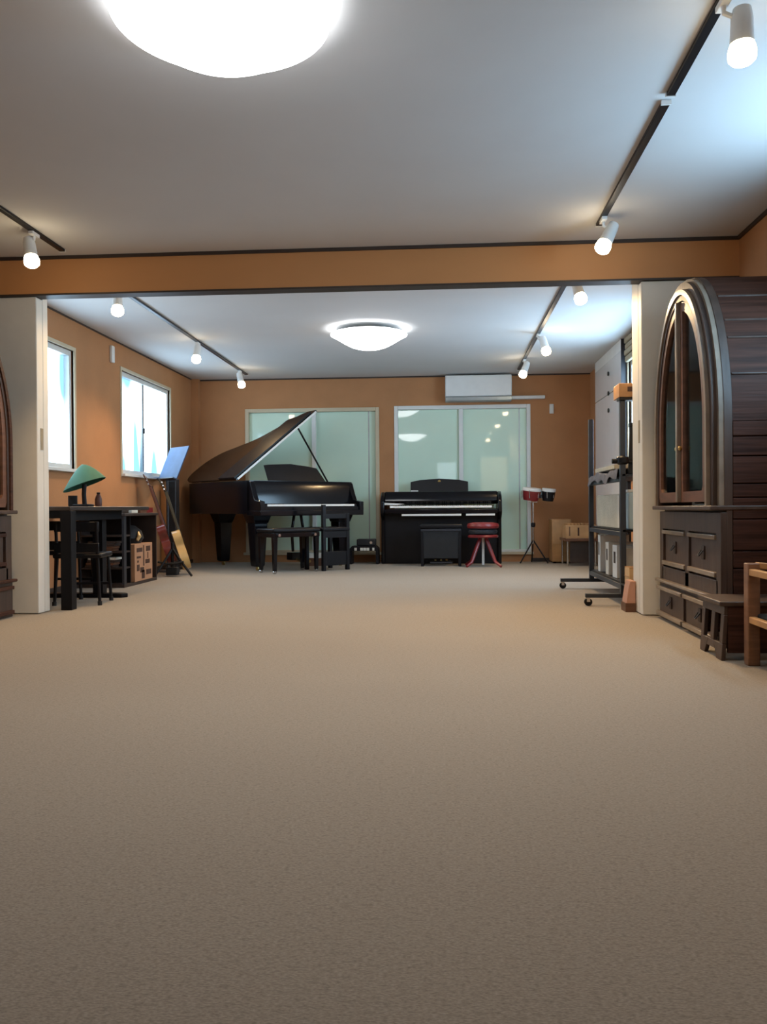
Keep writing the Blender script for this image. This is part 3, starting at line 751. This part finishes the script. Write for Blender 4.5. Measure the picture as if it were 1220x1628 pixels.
# ------------------------------------------------------------ bongos on a stand
bo = thing('bongo_stand', 'thin chrome stand carrying the bongo drums at the back wall', 'stand', (1.13, 10.75, 0))
MB().cyl((0, 0, .25), (0, 0, .78), .012, n=14).build('pole', M['chrome'], bo)
MB().lathe([(.014, .46), (.028, .47), (.028, .51), (.014, .52)], n=16).build('collar', M['black_satin'], bo)
for k in range(3):
    a = math.radians(90+120*k)
    MB().tube([(0, 0, .30), (.20*math.cos(a), .20*math.sin(a), .012)], .009, 8).build('leg', M['black_satin'], bo)
B(-.05, .05, -.03, .03, .775, .785).build('mount', M['chrome'], bo)
bn = thing('bongo_drums', 'pair of bongos with white heads and dark red shells', 'drum', (1.13, 10.75, .798))
ax = Vector((.10, -.1, 1)).normalized()
for dx, r, mm in ((-.03, .115, 'red'), (.185, .085, 'black_satin')):
    g = MB().lathe([(r*.8, 0), (r*.92, .05), (r, .125)], c=(dx, 0, .004-dx*.05), axis=ax, n=32).build('shell', M[mm], bn)
    MB().lathe([(r*1.03, .12), (r*1.05, .14), (r*1.0, .157), (0, .16)], c=(dx, 0, .004-dx*.05), axis=ax, n=32).build('head', M['white'], g)
    for k in range(6):
        a = math.pi/3*k+.3
        MB().cyl((dx+r*1.02*math.cos(a), r*1.02*math.sin(a), .03), (dx+r*1.08*math.cos(a), r*1.08*math.sin(a), .13), .005, n=8).build('lug', M['chrome'], g)
B(.08, .115, -.03, .03, .03, .08).build('bridge', M['black_satin'], bn)

# ------------------------------------------------------------ light wooden table at the back right
wt = thing('side_table', 'low table with a pale top in the back right corner', 'table', (1.36, 10.25, 0))
B(.10, .50, -.02, .50, .30, .335).build('top', M['wood_red'], wt, bevel=.005)
for x, y in ((.13, .01), (.46, .01), (.13, .46), (.46, .46)):
    MB().cyl((x, y, 0), (x, y, .30), .012, n=12).build('leg', M['chrome'], wt)
B(.16, .44, .02, .04, .04, .30).build('shelf_panel', M['dark_shelf'], wt)
wb = thing('wooden_box_drum', 'plain honey wood box drum against the back wall corner', 'drum', (1.37, 10.78, 0))
B(.0, .24, 0, .30, .02, .56).build('body', M['wood_honey'], wb, bevel=.006)
B(.01, .23, -.004, .0, .25, .55).build('front_plate', M['wood_light'], wb)
for x in (.02, .19):
    for y in (.03, .25): B(x, x+.03, y, y+.03, 0, .02).build('foot', M['black_matt'], wb)
xl = thing('wooden_box', 'small pale slotted wooden box on the low corner table', 'box', (1.47, 10.27, .336))
mb = MB(); mb.box(0, .36, 0, .02, 0, .16); mb.box(0, .36, .28, .30, 0, .16); mb.box(0, .02, .02, .28, 0, .16); mb.box(.34, .36, .02, .28, 0, .16); mb.box(.02, .34, .02, .28, 0, .012)
mb.build('frame', M['wood_light'], xl, bevel=.003)
for k in range(8): B(.025+k*.04, .058+k*.04, .01+k*.004, .29-k*.004, .162, .178).build('slat', M['wood_honey'], xl, bevel=.002)
B(.14, .16, -.004, 0, .03, .13).build('slot', M['ink'], xl)
B(.04, .05, -.004, 0, .03, .14).build('slot', M['ink'], xl)

# ------------------------------------------------------------ tall glossy board at the right wall
tb = thing('tall_white_cabinet', 'tall glossy pale cabinet with round knobs at the back right wall', 'cabinet', (XR-.05, 8.90, 0))
B(0, .049, 0, 1.50, 0, ZC-.12).build('body', M['blind'], tb)
B(-.018, 0, 0, 1.50, 1.98, ZC-.12).build('door', M['board'], tb, bevel=.003)
B(-.018, 0, 0, 1.50, .40, 1.972).build('door', M['board'], tb, bevel=.003)
B(-.018, .049, 0, 1.50, ZC-.12, ZC-.001).build('top_panel', M['white'], tb, bevel=.003)
B(-.020, .049, -.004, 0, 0, ZC-.001).build('side_trim', M['grey_metal'], tb)
for z in (2.20, 1.98, 1.79):
    MB().lathe([(.02, 0), (.026, .008), (.022, .018), (0, .02)], c=(-.018, .64, z), axis=(-1, 0, 0), n=18).build('knob', M['darkknob'], tb)
bl = thing('roman_blind', 'tan blind gathered above the right back-room window', 'blind', (XR, 7.99, 2.20))
for k in range(4): MB().box(-.05-.008*(k % 2), -.005, -.82, .82, k*.063, (k+1)*.063-.004).build('fold', M['blind'], bl, bevel=.012)

# ------------------------------------------------------------ mobile rack at the right
RX, RY0, RY1 = 1.29, 6.17, 7.47
rk = thing('rolling_rack', 'dark metal rolling rack with shelves behind the right partition', 'rack', (RX, RY0, 0))
LY = RY1-RY0
for y in (0, LY):
    B(-.02, .02, y-.02, y+.02, .085, 1.48).build('post', M['rack'], rk, bevel=.003)
    f = B(-.27, .30, y-.02, y+.02, .06, .09).build('foot', M['rack'], rk, bevel=.003)
    for x in (-.25, .27):
        c = MB().cyl((x-.0, y-.013, .028), (x-.0, y+.013, .028), .028, n=20).build('caster', M['black_satin'], f)
        MB().box(x-.012, x+.012, y-.018, y+.018, .03, .062).build('fork', M['chrome'], c)
for z in (.12, .50, .90): B(-.018, .018, .02, LY-.02, z, z+.035).build('rail', M['rack'], rk, bevel=.003)
for z in (.155, .535): B(-.005, .34, -.02, LY+.02, z, z+.014).build('shelf', M['black_satin'], rk)
B(-.005, .34, -.02, LY+.02, .936, .95).build('shelf', M['grey_metal'], rk)
for y in (0, LY): B(.31, .34, y-.015, y+.015, .09, .95).build('rear_post', M['rack'], rk)
MB().box(-.03, .33, -.05, .05, 1.48, 1.50).build('top_plate', M['black_satin'], rk)
MB().lathe([(.03, 0), (.045, .012), (.045, .05), (.03, .062)], c=(0, 0, 1.02), n=18).build('clamp', M['black_satin'], rk)
MB().cyl((-.075, 0, 1.045), (-.03, 0, 1.045), .018, n=14).build('clamp_knob', M['black_satin'], rk)
MB().cyl((-.035, 0, 1.045), (.10, 0, 1.04), .014, n=12).build('clamp_bar', M['black_satin'], rk)
wbx = thing('wooden_crate', 'light wooden crate on top of the rolling rack', 'crate', (RX-.03, RY0-.04, 1.501))
B(0, .30, 0, .20, 0, .10).build('body', M['wood_honey'], wbx, bevel=.004)
B(.06, .20, -.003, 0, .04, .075).build('printed_mark', M['ink'], wbx)
mk = thing('folded_stand', 'black folded stand leaning just behind the front post of the rack', 'stand', (RX+.062, RY0+.02, .951))
MB().hexa([(-.018, -.015, 0), (.022, -.015, 0), (.022, .015, 0), (-.018, .015, 0)], [(-.005, -.02, .34), (.05, -.02, .34), (.05, .02, .34), (-.005, .02, .34)]).build('shaft', M['black_matt'], mk, bevel=.004)
MB().box(-.01, .06, -.025, .025, .34, .37).build('head', M['black_satin'], mk, bevel=.004)
# things on the rack
def cloth_over(x0, x1, y0, y1, zt, drop, m, name, label, cat, loc):
    nx, ny = 10, 26; P = []
    for j in range(ny+1):
        row = []
        for i in range(nx+1):
            x = x0+(x1-x0)*i/nx; y = y0+(y1-y0)*j/ny
            z = zt + .012*math.sin(9*y+x*7)+.008*math.sin(23*y)
            if i == 0: z -= drop*(1+.25*math.sin(17*y))
            if i == 1: x = x0+.012
            row.append((x, y, z))
        P.append(row)
    mb = MB(); mb.loft([r + [(p[0], p[1], p[2]-.008) for p in reversed(r)] for r in P]); 
    return tag(mb.build(name, m, loc=loc), label, cat)
cloth_over(-.035, .30, .05, LY-.03, .03, .055, M['grey_cloth'], 'folded_cloth', 'dark grey cloth over the top shelf of the rolling rack', 'cloth', (RX, RY0, .951))
pp = thing('paper_pad', 'large cream paper pad lying on the dark cloth of the rack', 'paper', (RX, RY0+.30, 1.003))
B(.0, .30, .0, .80, 0, .03).build('pages', M['cream_cloth'], pp, bevel=.004)
B(.0, .30, .0, .80, .03, .034).build('cover', M['paper'], pp)
tg = thing('fabric_bag', 'tall cream bag standing on the middle shelf of the rolling rack', 'bag', (RX+.015, RY0+.10, .550))
MB().loft([[(0, .04+d, z), (.26, .04+d, z), (.26, 1.02-d, z), (0, 1.02-d, z)] for z, d in [(0, .03), (.12, .01), (.25, .0), (.262, .01)]]).build('body', M['cream_cloth'], tg, bevel=.01)
MB().box(-.004, .0, .09, .13, .01, .25).build('seam', M['paper'], tg)
for k, (y, wd, h, mm, txt) in enumerate([(.06, .10, .24, 'paper', 'wide white file folder nearest the front post on the lowest rack shelf'), (.30, .16, .25, 'frame_white', 'pale file folder with a dark spine on the lowest rack shelf'), (.62, .12, .26, 'paper', 'white file folder in the middle of the lowest rack shelf'), (.98, .10, .31, 'frame_white', 'tall narrow white folder farthest back on the lowest rack shelf')]):
    t = thing('file_folder', txt, 'folder', (RX+.022, RY0+y+.03, .170), 0, 'folders on the lowest rack shelf')
    B(0, .24, 0, wd, 0, h).build('cover', M[mm], t, bevel=.003)
    B(-.002, 0, wd*.3, wd*.7, h*.45, h*.8).build('spine_label', M['dark_shelf'], t)
cb = thing('cardboard_box', 'light cardboard box on the near end of the rack\'s lowest level', 'box', (RX+.005, RY0-.175, .170))
B(.0, .22, 0, .15, 0, .115).build('body', M['carton_light'], cb, bevel=.004)
B(.0, .22, .0, .15, .115, .12).build('lid', M['wood_light'], cb)
B(-.002, 0, .0, .15, .05, .055).build('tape', M['wood_honey'], cb)
B(-.02, .32, -.18, -.02, .155, .169).build('shelf', M['black_satin'], rk)
bb = thing('plastic_box', 'bluish clear plastic box beside the front post of the rolling rack', 'box', (RX+.04, RY0-.005, .550))
# sits in front end of middle shelf
B(0, .24, 0, .10, 0, .27).build('body', M['clear_blue'], bb, bevel=.01)
B(-.004, .244, -.004, .104, .27, .29).build('lid', M['frame_white'], bb, bevel=.005)
pk = thing('paper_bag', 'pinkish paper bag on the floor beside the right white partition', 'bag', (1.232, 5.81, 0))
MB().loft([[(0+d, 0, z), (.066, 0, z), (.066, .14, z), (0+d, .14, z)] for z, d in [(0, 0), (.08, .006), (.17, .02), (.21, .03)]]).build('body', M['pink'], pk, bevel=.004)
B(-.002, .067, -.002, .142, 0, .06).build('base_band', M['wood_red'], pk)

# ------------------------------------------------------------ desk group at the left
dk = thing('desk', 'black desk with broad posts below the nearest left window', 'desk', (-3.33, 5.84, 0))
MB().prism([(0.0, 0.0), (.66, 0.0), (.70, .6), (.78, 1.28), (.0, 1.28)], lambda x, y: (x, y, .715), lambda x, y: (x, y, .745)).build('top', M['desk_top'], dk, bevel=.004)
B(.02, .62, .03, .05, .66, .715).build('apron', M['desk'], dk)
B(.56, .59, .05, 1.14, .64, .715).build('apron', M['desk'], dk)
l1 = B(.585, .665, .0, .085, 0, .715).build('leg', M['desk'], dk, bevel=.003)
l2 = B(.46, .545, .84, .925, .03, .715).build('leg', M['desk'], dk, bevel=.003)
B(.02, .10, .0, .085, 0, .715).build('leg', M['desk'], dk, bevel=.003)
MB().prism([(.05, .82), (.70, .84), (.74, .885), (.70, .93), (.05, .95)], lambda x, y: (x, y, 0), lambda x, y: (x, y, .035)).build('foot', M['desk'], dk, bevel=.008)
def low_chair(loc, rz, label):
    t = thing('low_chair', label, 'chair', loc, rz, 'black chairs at the desk')
    for x, y, h in ((-.15, -.15, .36), (.15, -.15, .36), (-.15, .15, .63), (.15, .15, .63)):
        MB().tube([(x*1.12, y*1.12, .0), (x, y, .34), (x, y+(.03 if h > .5 else 0), h)], .012, 10).build('leg', M['black_satin'], t)
        MB().cyl((x*1.12, y*1.12, 0), (x*1.115, y*1.115, .03), .016, n=12).build('foot_cap', M['black_matt'], t)
    B(-.18, .18, -.18, .17, .355, .39).build('seat', M['black_satin'], t, bevel=.012)
    for z0, z1 in ((.555, .63), (.40, .47)):
        B(-.165, .165, .155, .18, z0, z1).build('back_rail', M['black_satin'], t, bevel=.006)
    B(-.15, .15, -.16, -.14, .13, .15).build('stretcher', M['black_satin'], t)
    return t
c1 = low_chair((-2.78, 6.30, 0), math.radians(188), 'black low chair with a ladder back seen between the two desk posts')
c2 = dup(c1, (-3.10, 6.72, 0), math.radians(185), 'black low chair tucked behind, under the desk at the wall')

# desk lamp
dl = thing('desk_lamp', 'desk lamp with a tilted green shade on the black desk', 'lamp', (-2.875, 6.55, .7455))
B(-.075, .055, -.06, .06, 0, .02).build('base', M['black_satin'], dl, bevel=.006)
MB().tube([(.0, 0, .018), (-.005, 0, .10), (.0, 0, .18)], .018, 12).build('stem', M['black_satin'], dl)
# shade: lopsided shell, open below
rings = []
for k in range(9):
    u = k/8; a = u*math.pi/2
    r = math.sin(a)
    ring = []
    for j in range(28):
        t = 2*math.pi*j/28
        x = .150*r*math.cos(t); y = .11*r*math.sin(t)
        z = .165*(1-r**1.45)
        z += x*.40
        ring.append((x+.022*math.cos(t)*r-.02*(1-r), y, z+.175))
    rings.append(ring)
mb = MB(); R_ = [[mb.bm.verts.new(p) for p in r] for r in rings[1:]]
tip = mb.bm.verts.new((-.02, 0, rings[0][0][2]))
for k in range(28): mb.bm.faces.new([tip, R_[0][k], R_[0][(k+1) % 28]])
for A_, B_ in zip(R_, R_[1:]):
    for k in range(28): mb.bm.faces.new([A_[k], A_[(k+1) % 28], B_[(k+1) % 28], B_[k]])
sh = mb.build('lamp_shade', M['green'], dl)
so = sh.modifiers.new('s', 'SOLIDIFY'); so.thickness = .004
bt = thing('bottle', 'dark rounded bottle beside the stem of the green desk lamp', 'bottle', (-2.79, 6.62, .7455))
MB().lathe([(.026, 0), (.028, .01), (.028, .06), (.020, .085), (.012, .10)], n=20).build('body', M['guitar_neck'], bt)
MB().lathe([(.013, .10), (.014, .102), (.014, .114), (0, .116)], n=16).build('cap', M['black_satin'], bt)
cu = tag(MB().lathe([(.032, 0), (.036, .01), (.036, .09), (.032, .09), (.030, .015), (0, .012)], n=20).build('pen_cup', M['black_matt'], loc=(-2.995, 6.60, .7455)), 'small black pen cup left of the green lamp on the desk', 'cup')

# shelf unit beyond the desk
su = thing('shelf_unit', 'dark low shelf unit standing along the left wall beyond the desk', 'shelf', (XL+.013, 7.52, 0))
SW = .425; SL = .88
B(0, SW+.02, -.02, SL, .66, .685).build('top', M['dark_shelf'], su, bevel=.004)
B(0, SW, 0, SL, 0, .03).build('base', M['dark_shelf'], su)
B(0, .02, 0, SL, .03, .66).build('side_panel', M['dark_shelf'], su)
B(SW-.02, SW, 0, .06, .03, .66).build('corner_post', M['grey_metal'], su)
B(.02, SW, SL-.02, SL, .03, .66).build('side_panel', M['dark_shelf'], su)
B(.02, SW-.02, .20, .22, .03, .66).build('divider', M['desk'], su)
for z in (.17, .32, .47): B(.02, SW-.021, .0, .20, z, z+.015).build('shelf', M['dark_shelf'], su)
random.seed(4)
for zi, z in enumerate((.185, .335)):
    for k in range(4):
        t = tag(B(0, .26, 0, .16, 0, .022).build('book', M[random.choice(['dark_shelf', 'wood_red', 'paper'])], loc=(XL+.06+.01*k, 7.53, z+.0005+k*.0235), bevel=.002), '%s flat book in the %s of the dark shelf unit beyond the desk' % (['lowest', 'second lowest', 'second highest', 'topmost'][k], ['lower pile', 'upper pile'][zi]), 'book', 'books in the shelf unit')
        if 'paper' in t.data.materials[0].name: pass
# printed wooden box in the cubby
pb = thing('printed_box', 'orange-brown printed carton standing in the shelf unit', 'box', (XL+.10, 7.77, .0305))
B(0, .345, 0, .48, 0, .36).build('body', M['carton'], pb, bevel=.004)
mb = MB(); random.seed(11)
for (y0, y1, z0, z1) in ((.05, .20, .28, .32), (.05, .16, .22, .24), (.30, .42, .28, .33), (.05, .12, .10, .16), (.14, .24, .08, .13), (.28, .40, .16, .20), (.18, .26, .02, .10), (.30, .44, .05, .10), (.22, .25, .14, .34), (.06, .10, .18, .20), (.34, .36, .21, .27)):
    mb.box(.3445, .3462, y0, y1, z0, z1)
mb.build('printed_marks', M['ink'], pb)
bgs = thing('black_bag', 'black bag with a yellow patch on top of the printed carton', 'bag', (XL+.13, 7.80, .391))
MB().lathe([(0, 0), (.13, .0), (.16, .05), (.14, .12), (.08, .17), (0, .18)], c=(.15, .2, 0), n=24).build('body', M['black_matt'], bgs)
MB().tube([(.29, .10, .03), (.305, .12, .07), (.285, .15, .11)], [.014, .020, .010], 10).build('yellow_patch', M['guitar_top'], bgs)
# clutter on top of the shelf unit
for k, (y, x, sx, sy, h, mm, lab) in enumerate([(.03, .30, .10, .16, .04, 'dark_shelf', 'dark flat case nearest the desk on top of the shelf unit'), (.24, .26, .15, .16, .05, 'paper', 'pale box on top of the shelf unit'), (.44, .24, .18, .18, .055, 'wood_red', 'reddish box on top of the shelf unit'), (.65, .24, .17, .17, .05, 'red', 'dark red box at the far end on top of the shelf unit')]):
    t = thing('small_box', lab, 'box', (XL+.013+x, 7.52+y, .6855))
    B(0, sx, 0, sy, 0, h).build('body', M[mm], t, bevel=.004)
    B(-.001, sx+.001, -.001, sy+.001, h*.6, h+.002).build('lid', M[mm], t)

# ------------------------------------------------------------ guitars, stand and music stand
def guitar(loc, lean_dir, lean, rz, m_body, m_top, label, ln=1.06, bw=.17, neck='guitar_neck'):
    t = thing('guitar', label, 'guitar', loc)
    q = Matrix.Rotation(rz, 4, 'Z')
    ld = Vector(lean_dir).normalized(); ax_ = Vector((0, 0, 1)).cross(ld)
    tilt = Matrix.Rotation(lean, 4, ax_)
    T = tilt @ q
    pts = []
    prof = [(0, .0), (.09, .005), (.15, .04), (.175, .10), (.165, .17), (.12, .23), (.108, .27), (.125, .32), (.13, .37), (.10, .42), (.03, .44)]
    k = bw/.175
    out = smooth_poly([(x*k, z) for x, z in prof], 3)
    poly = out + [(-x, z) for x, z in reversed(out[1:])]
    MB().prism(poly, lambda a, b: (a, -.0, b), lambda a, b: (a, -.085, b)).xf(T).build('body', M[m_body], t)
    MB().prism([(a*.97, .006+b*.985) for a, b in poly], lambda a, b: (a, -.085, b), lambda a, b: (a, -.089, b)).xf(T).build('soundboard', M[m_top], t)
    MB().cyl((0, -.0885, .29), (0, -.0905, .29), .045, n=24).xf(T).build('sound_hole', M['black_matt'], t)
    MB().box(-.06, .06, -.099, -.089, .12, .14).xf(T).build('bridge', M['guitar_neck'], t)
    nk = MB().box(-.027, .027, -.098, -.065, .36, ln-.15).xf(T).build('neck', M[neck], t, bevel=.006)
    MB().box(-.026, .026, -.102, -.098, .30, ln-.15).xf(T).build('fretboard', M['black_satin'], t)
    MB().hexa([(-.028, -.09, ln-.15), (.028, -.09, ln-.15), (.028, -.07, ln-.15), (-.028, -.07, ln-.15)], [(-.042, -.06, ln), (.042, -.06, ln), (.042, -.045, ln), (-.042, -.045, ln)]).xf(T).build('headstock', M[neck], t, bevel=.006)
    for i in range(3):
        for sx in (-1, 1):
            z = ln-.12+i*.04
            MB().cyl((sx*.034, -.07, z), (sx*.058, -.07, z), .008, n=10).xf(T).build('tuning_peg', M['chrome'], t)
    return t
guitar((-2.995, 8.98, .12), (-1, -.02, 0), math.radians(19), math.radians(106), 'guitar_red', 'guitar_red', 'dark red guitar leaning left with its head against the second window', 1.02, .15)
guitar((-2.86, 9.05, .05), (-1, -.0, 0), math.radians(18), math.radians(110), 'guitar_top', 'guitar_top', 'pale yellow guitar with an olive neck behind the red guitar', 1.03, .165, 'olive')
gs = thing('guitar_stand', 'black tripod guitar stand holding the two guitars', 'stand', (-2.90, 8.80, 0))
MB().cyl((0, 0, .06), (0, 0, .36), .018, n=14).build('post', M['black_satin'], gs)
for a, r in ((-20, .25), (110, .24), (230, .22)):
    a = math.radians(a); MB().tube([(0, 0, .30), (r*.5*math.cos(a), r*.5*math.sin(a), .15), (r*math.cos(a), r*math.sin(a), .014)], .013, 10).build('leg', M['black_satin'], gs)
MB().tube([(-.14, -.06, .16), (-.05, -.06, .14), (.05, -.06, .14), (.14, -.06, .16)], .012, 8).build('cradle', M['black_matt'], gs)
MB().box(-.06, .06, -.05, .05, .015, .10).build('hub', M['black_matt'], gs, bevel=.01)
ms = thing('music_stand', 'music stand with a blue-grey desk before the second left window', 'music stand', (-3.165, 9.45, 0))
MB().cyl((0, 0, .02), (0, 0, 1.07), .014, n=14).build('tube', M['grey_metal'], ms)
MB().lathe([(.0, 0), (.14, .004), (.13, .02), (.03, .035), (.02, .06)], n=28).build('base', M['grey_metal'], ms)
d = MB().box(-.23, .23, -.006, .006, .0, .41)
T = Matrix.Translation((0, 0, 1.065)) @ Matrix.Rotation(math.radians(-45), 4, 'Z') @ Matrix.Rotation(math.radians(-23), 4, 'X')
d.xf(T).build('desk', M['blue_desk'], ms, bevel=.004)
MB().box(-.225, .225, -.05, .006, -.012, .0).xf(T).build('lip', M['grey_metal'], ms)
# tall dark column beside it, built for an unclear dark band
sp = thing('speaker_column', 'slim dark grey column between the music stand and the grand piano tail', 'speaker', (-3.22, 9.80, 0))
B(-.06, .06, -.07, .07, .03, 1.08).build('cabinet', M['grey_metal'], sp, bevel=.008)
B(-.052, .052, -.078, -.07, .10, 1.05).build('grille', M['black_matt'], sp, bevel=.004)
B(-.09, .09, -.10, .10, 0, .03).build('base', M['black_satin'], sp, bevel=.006)
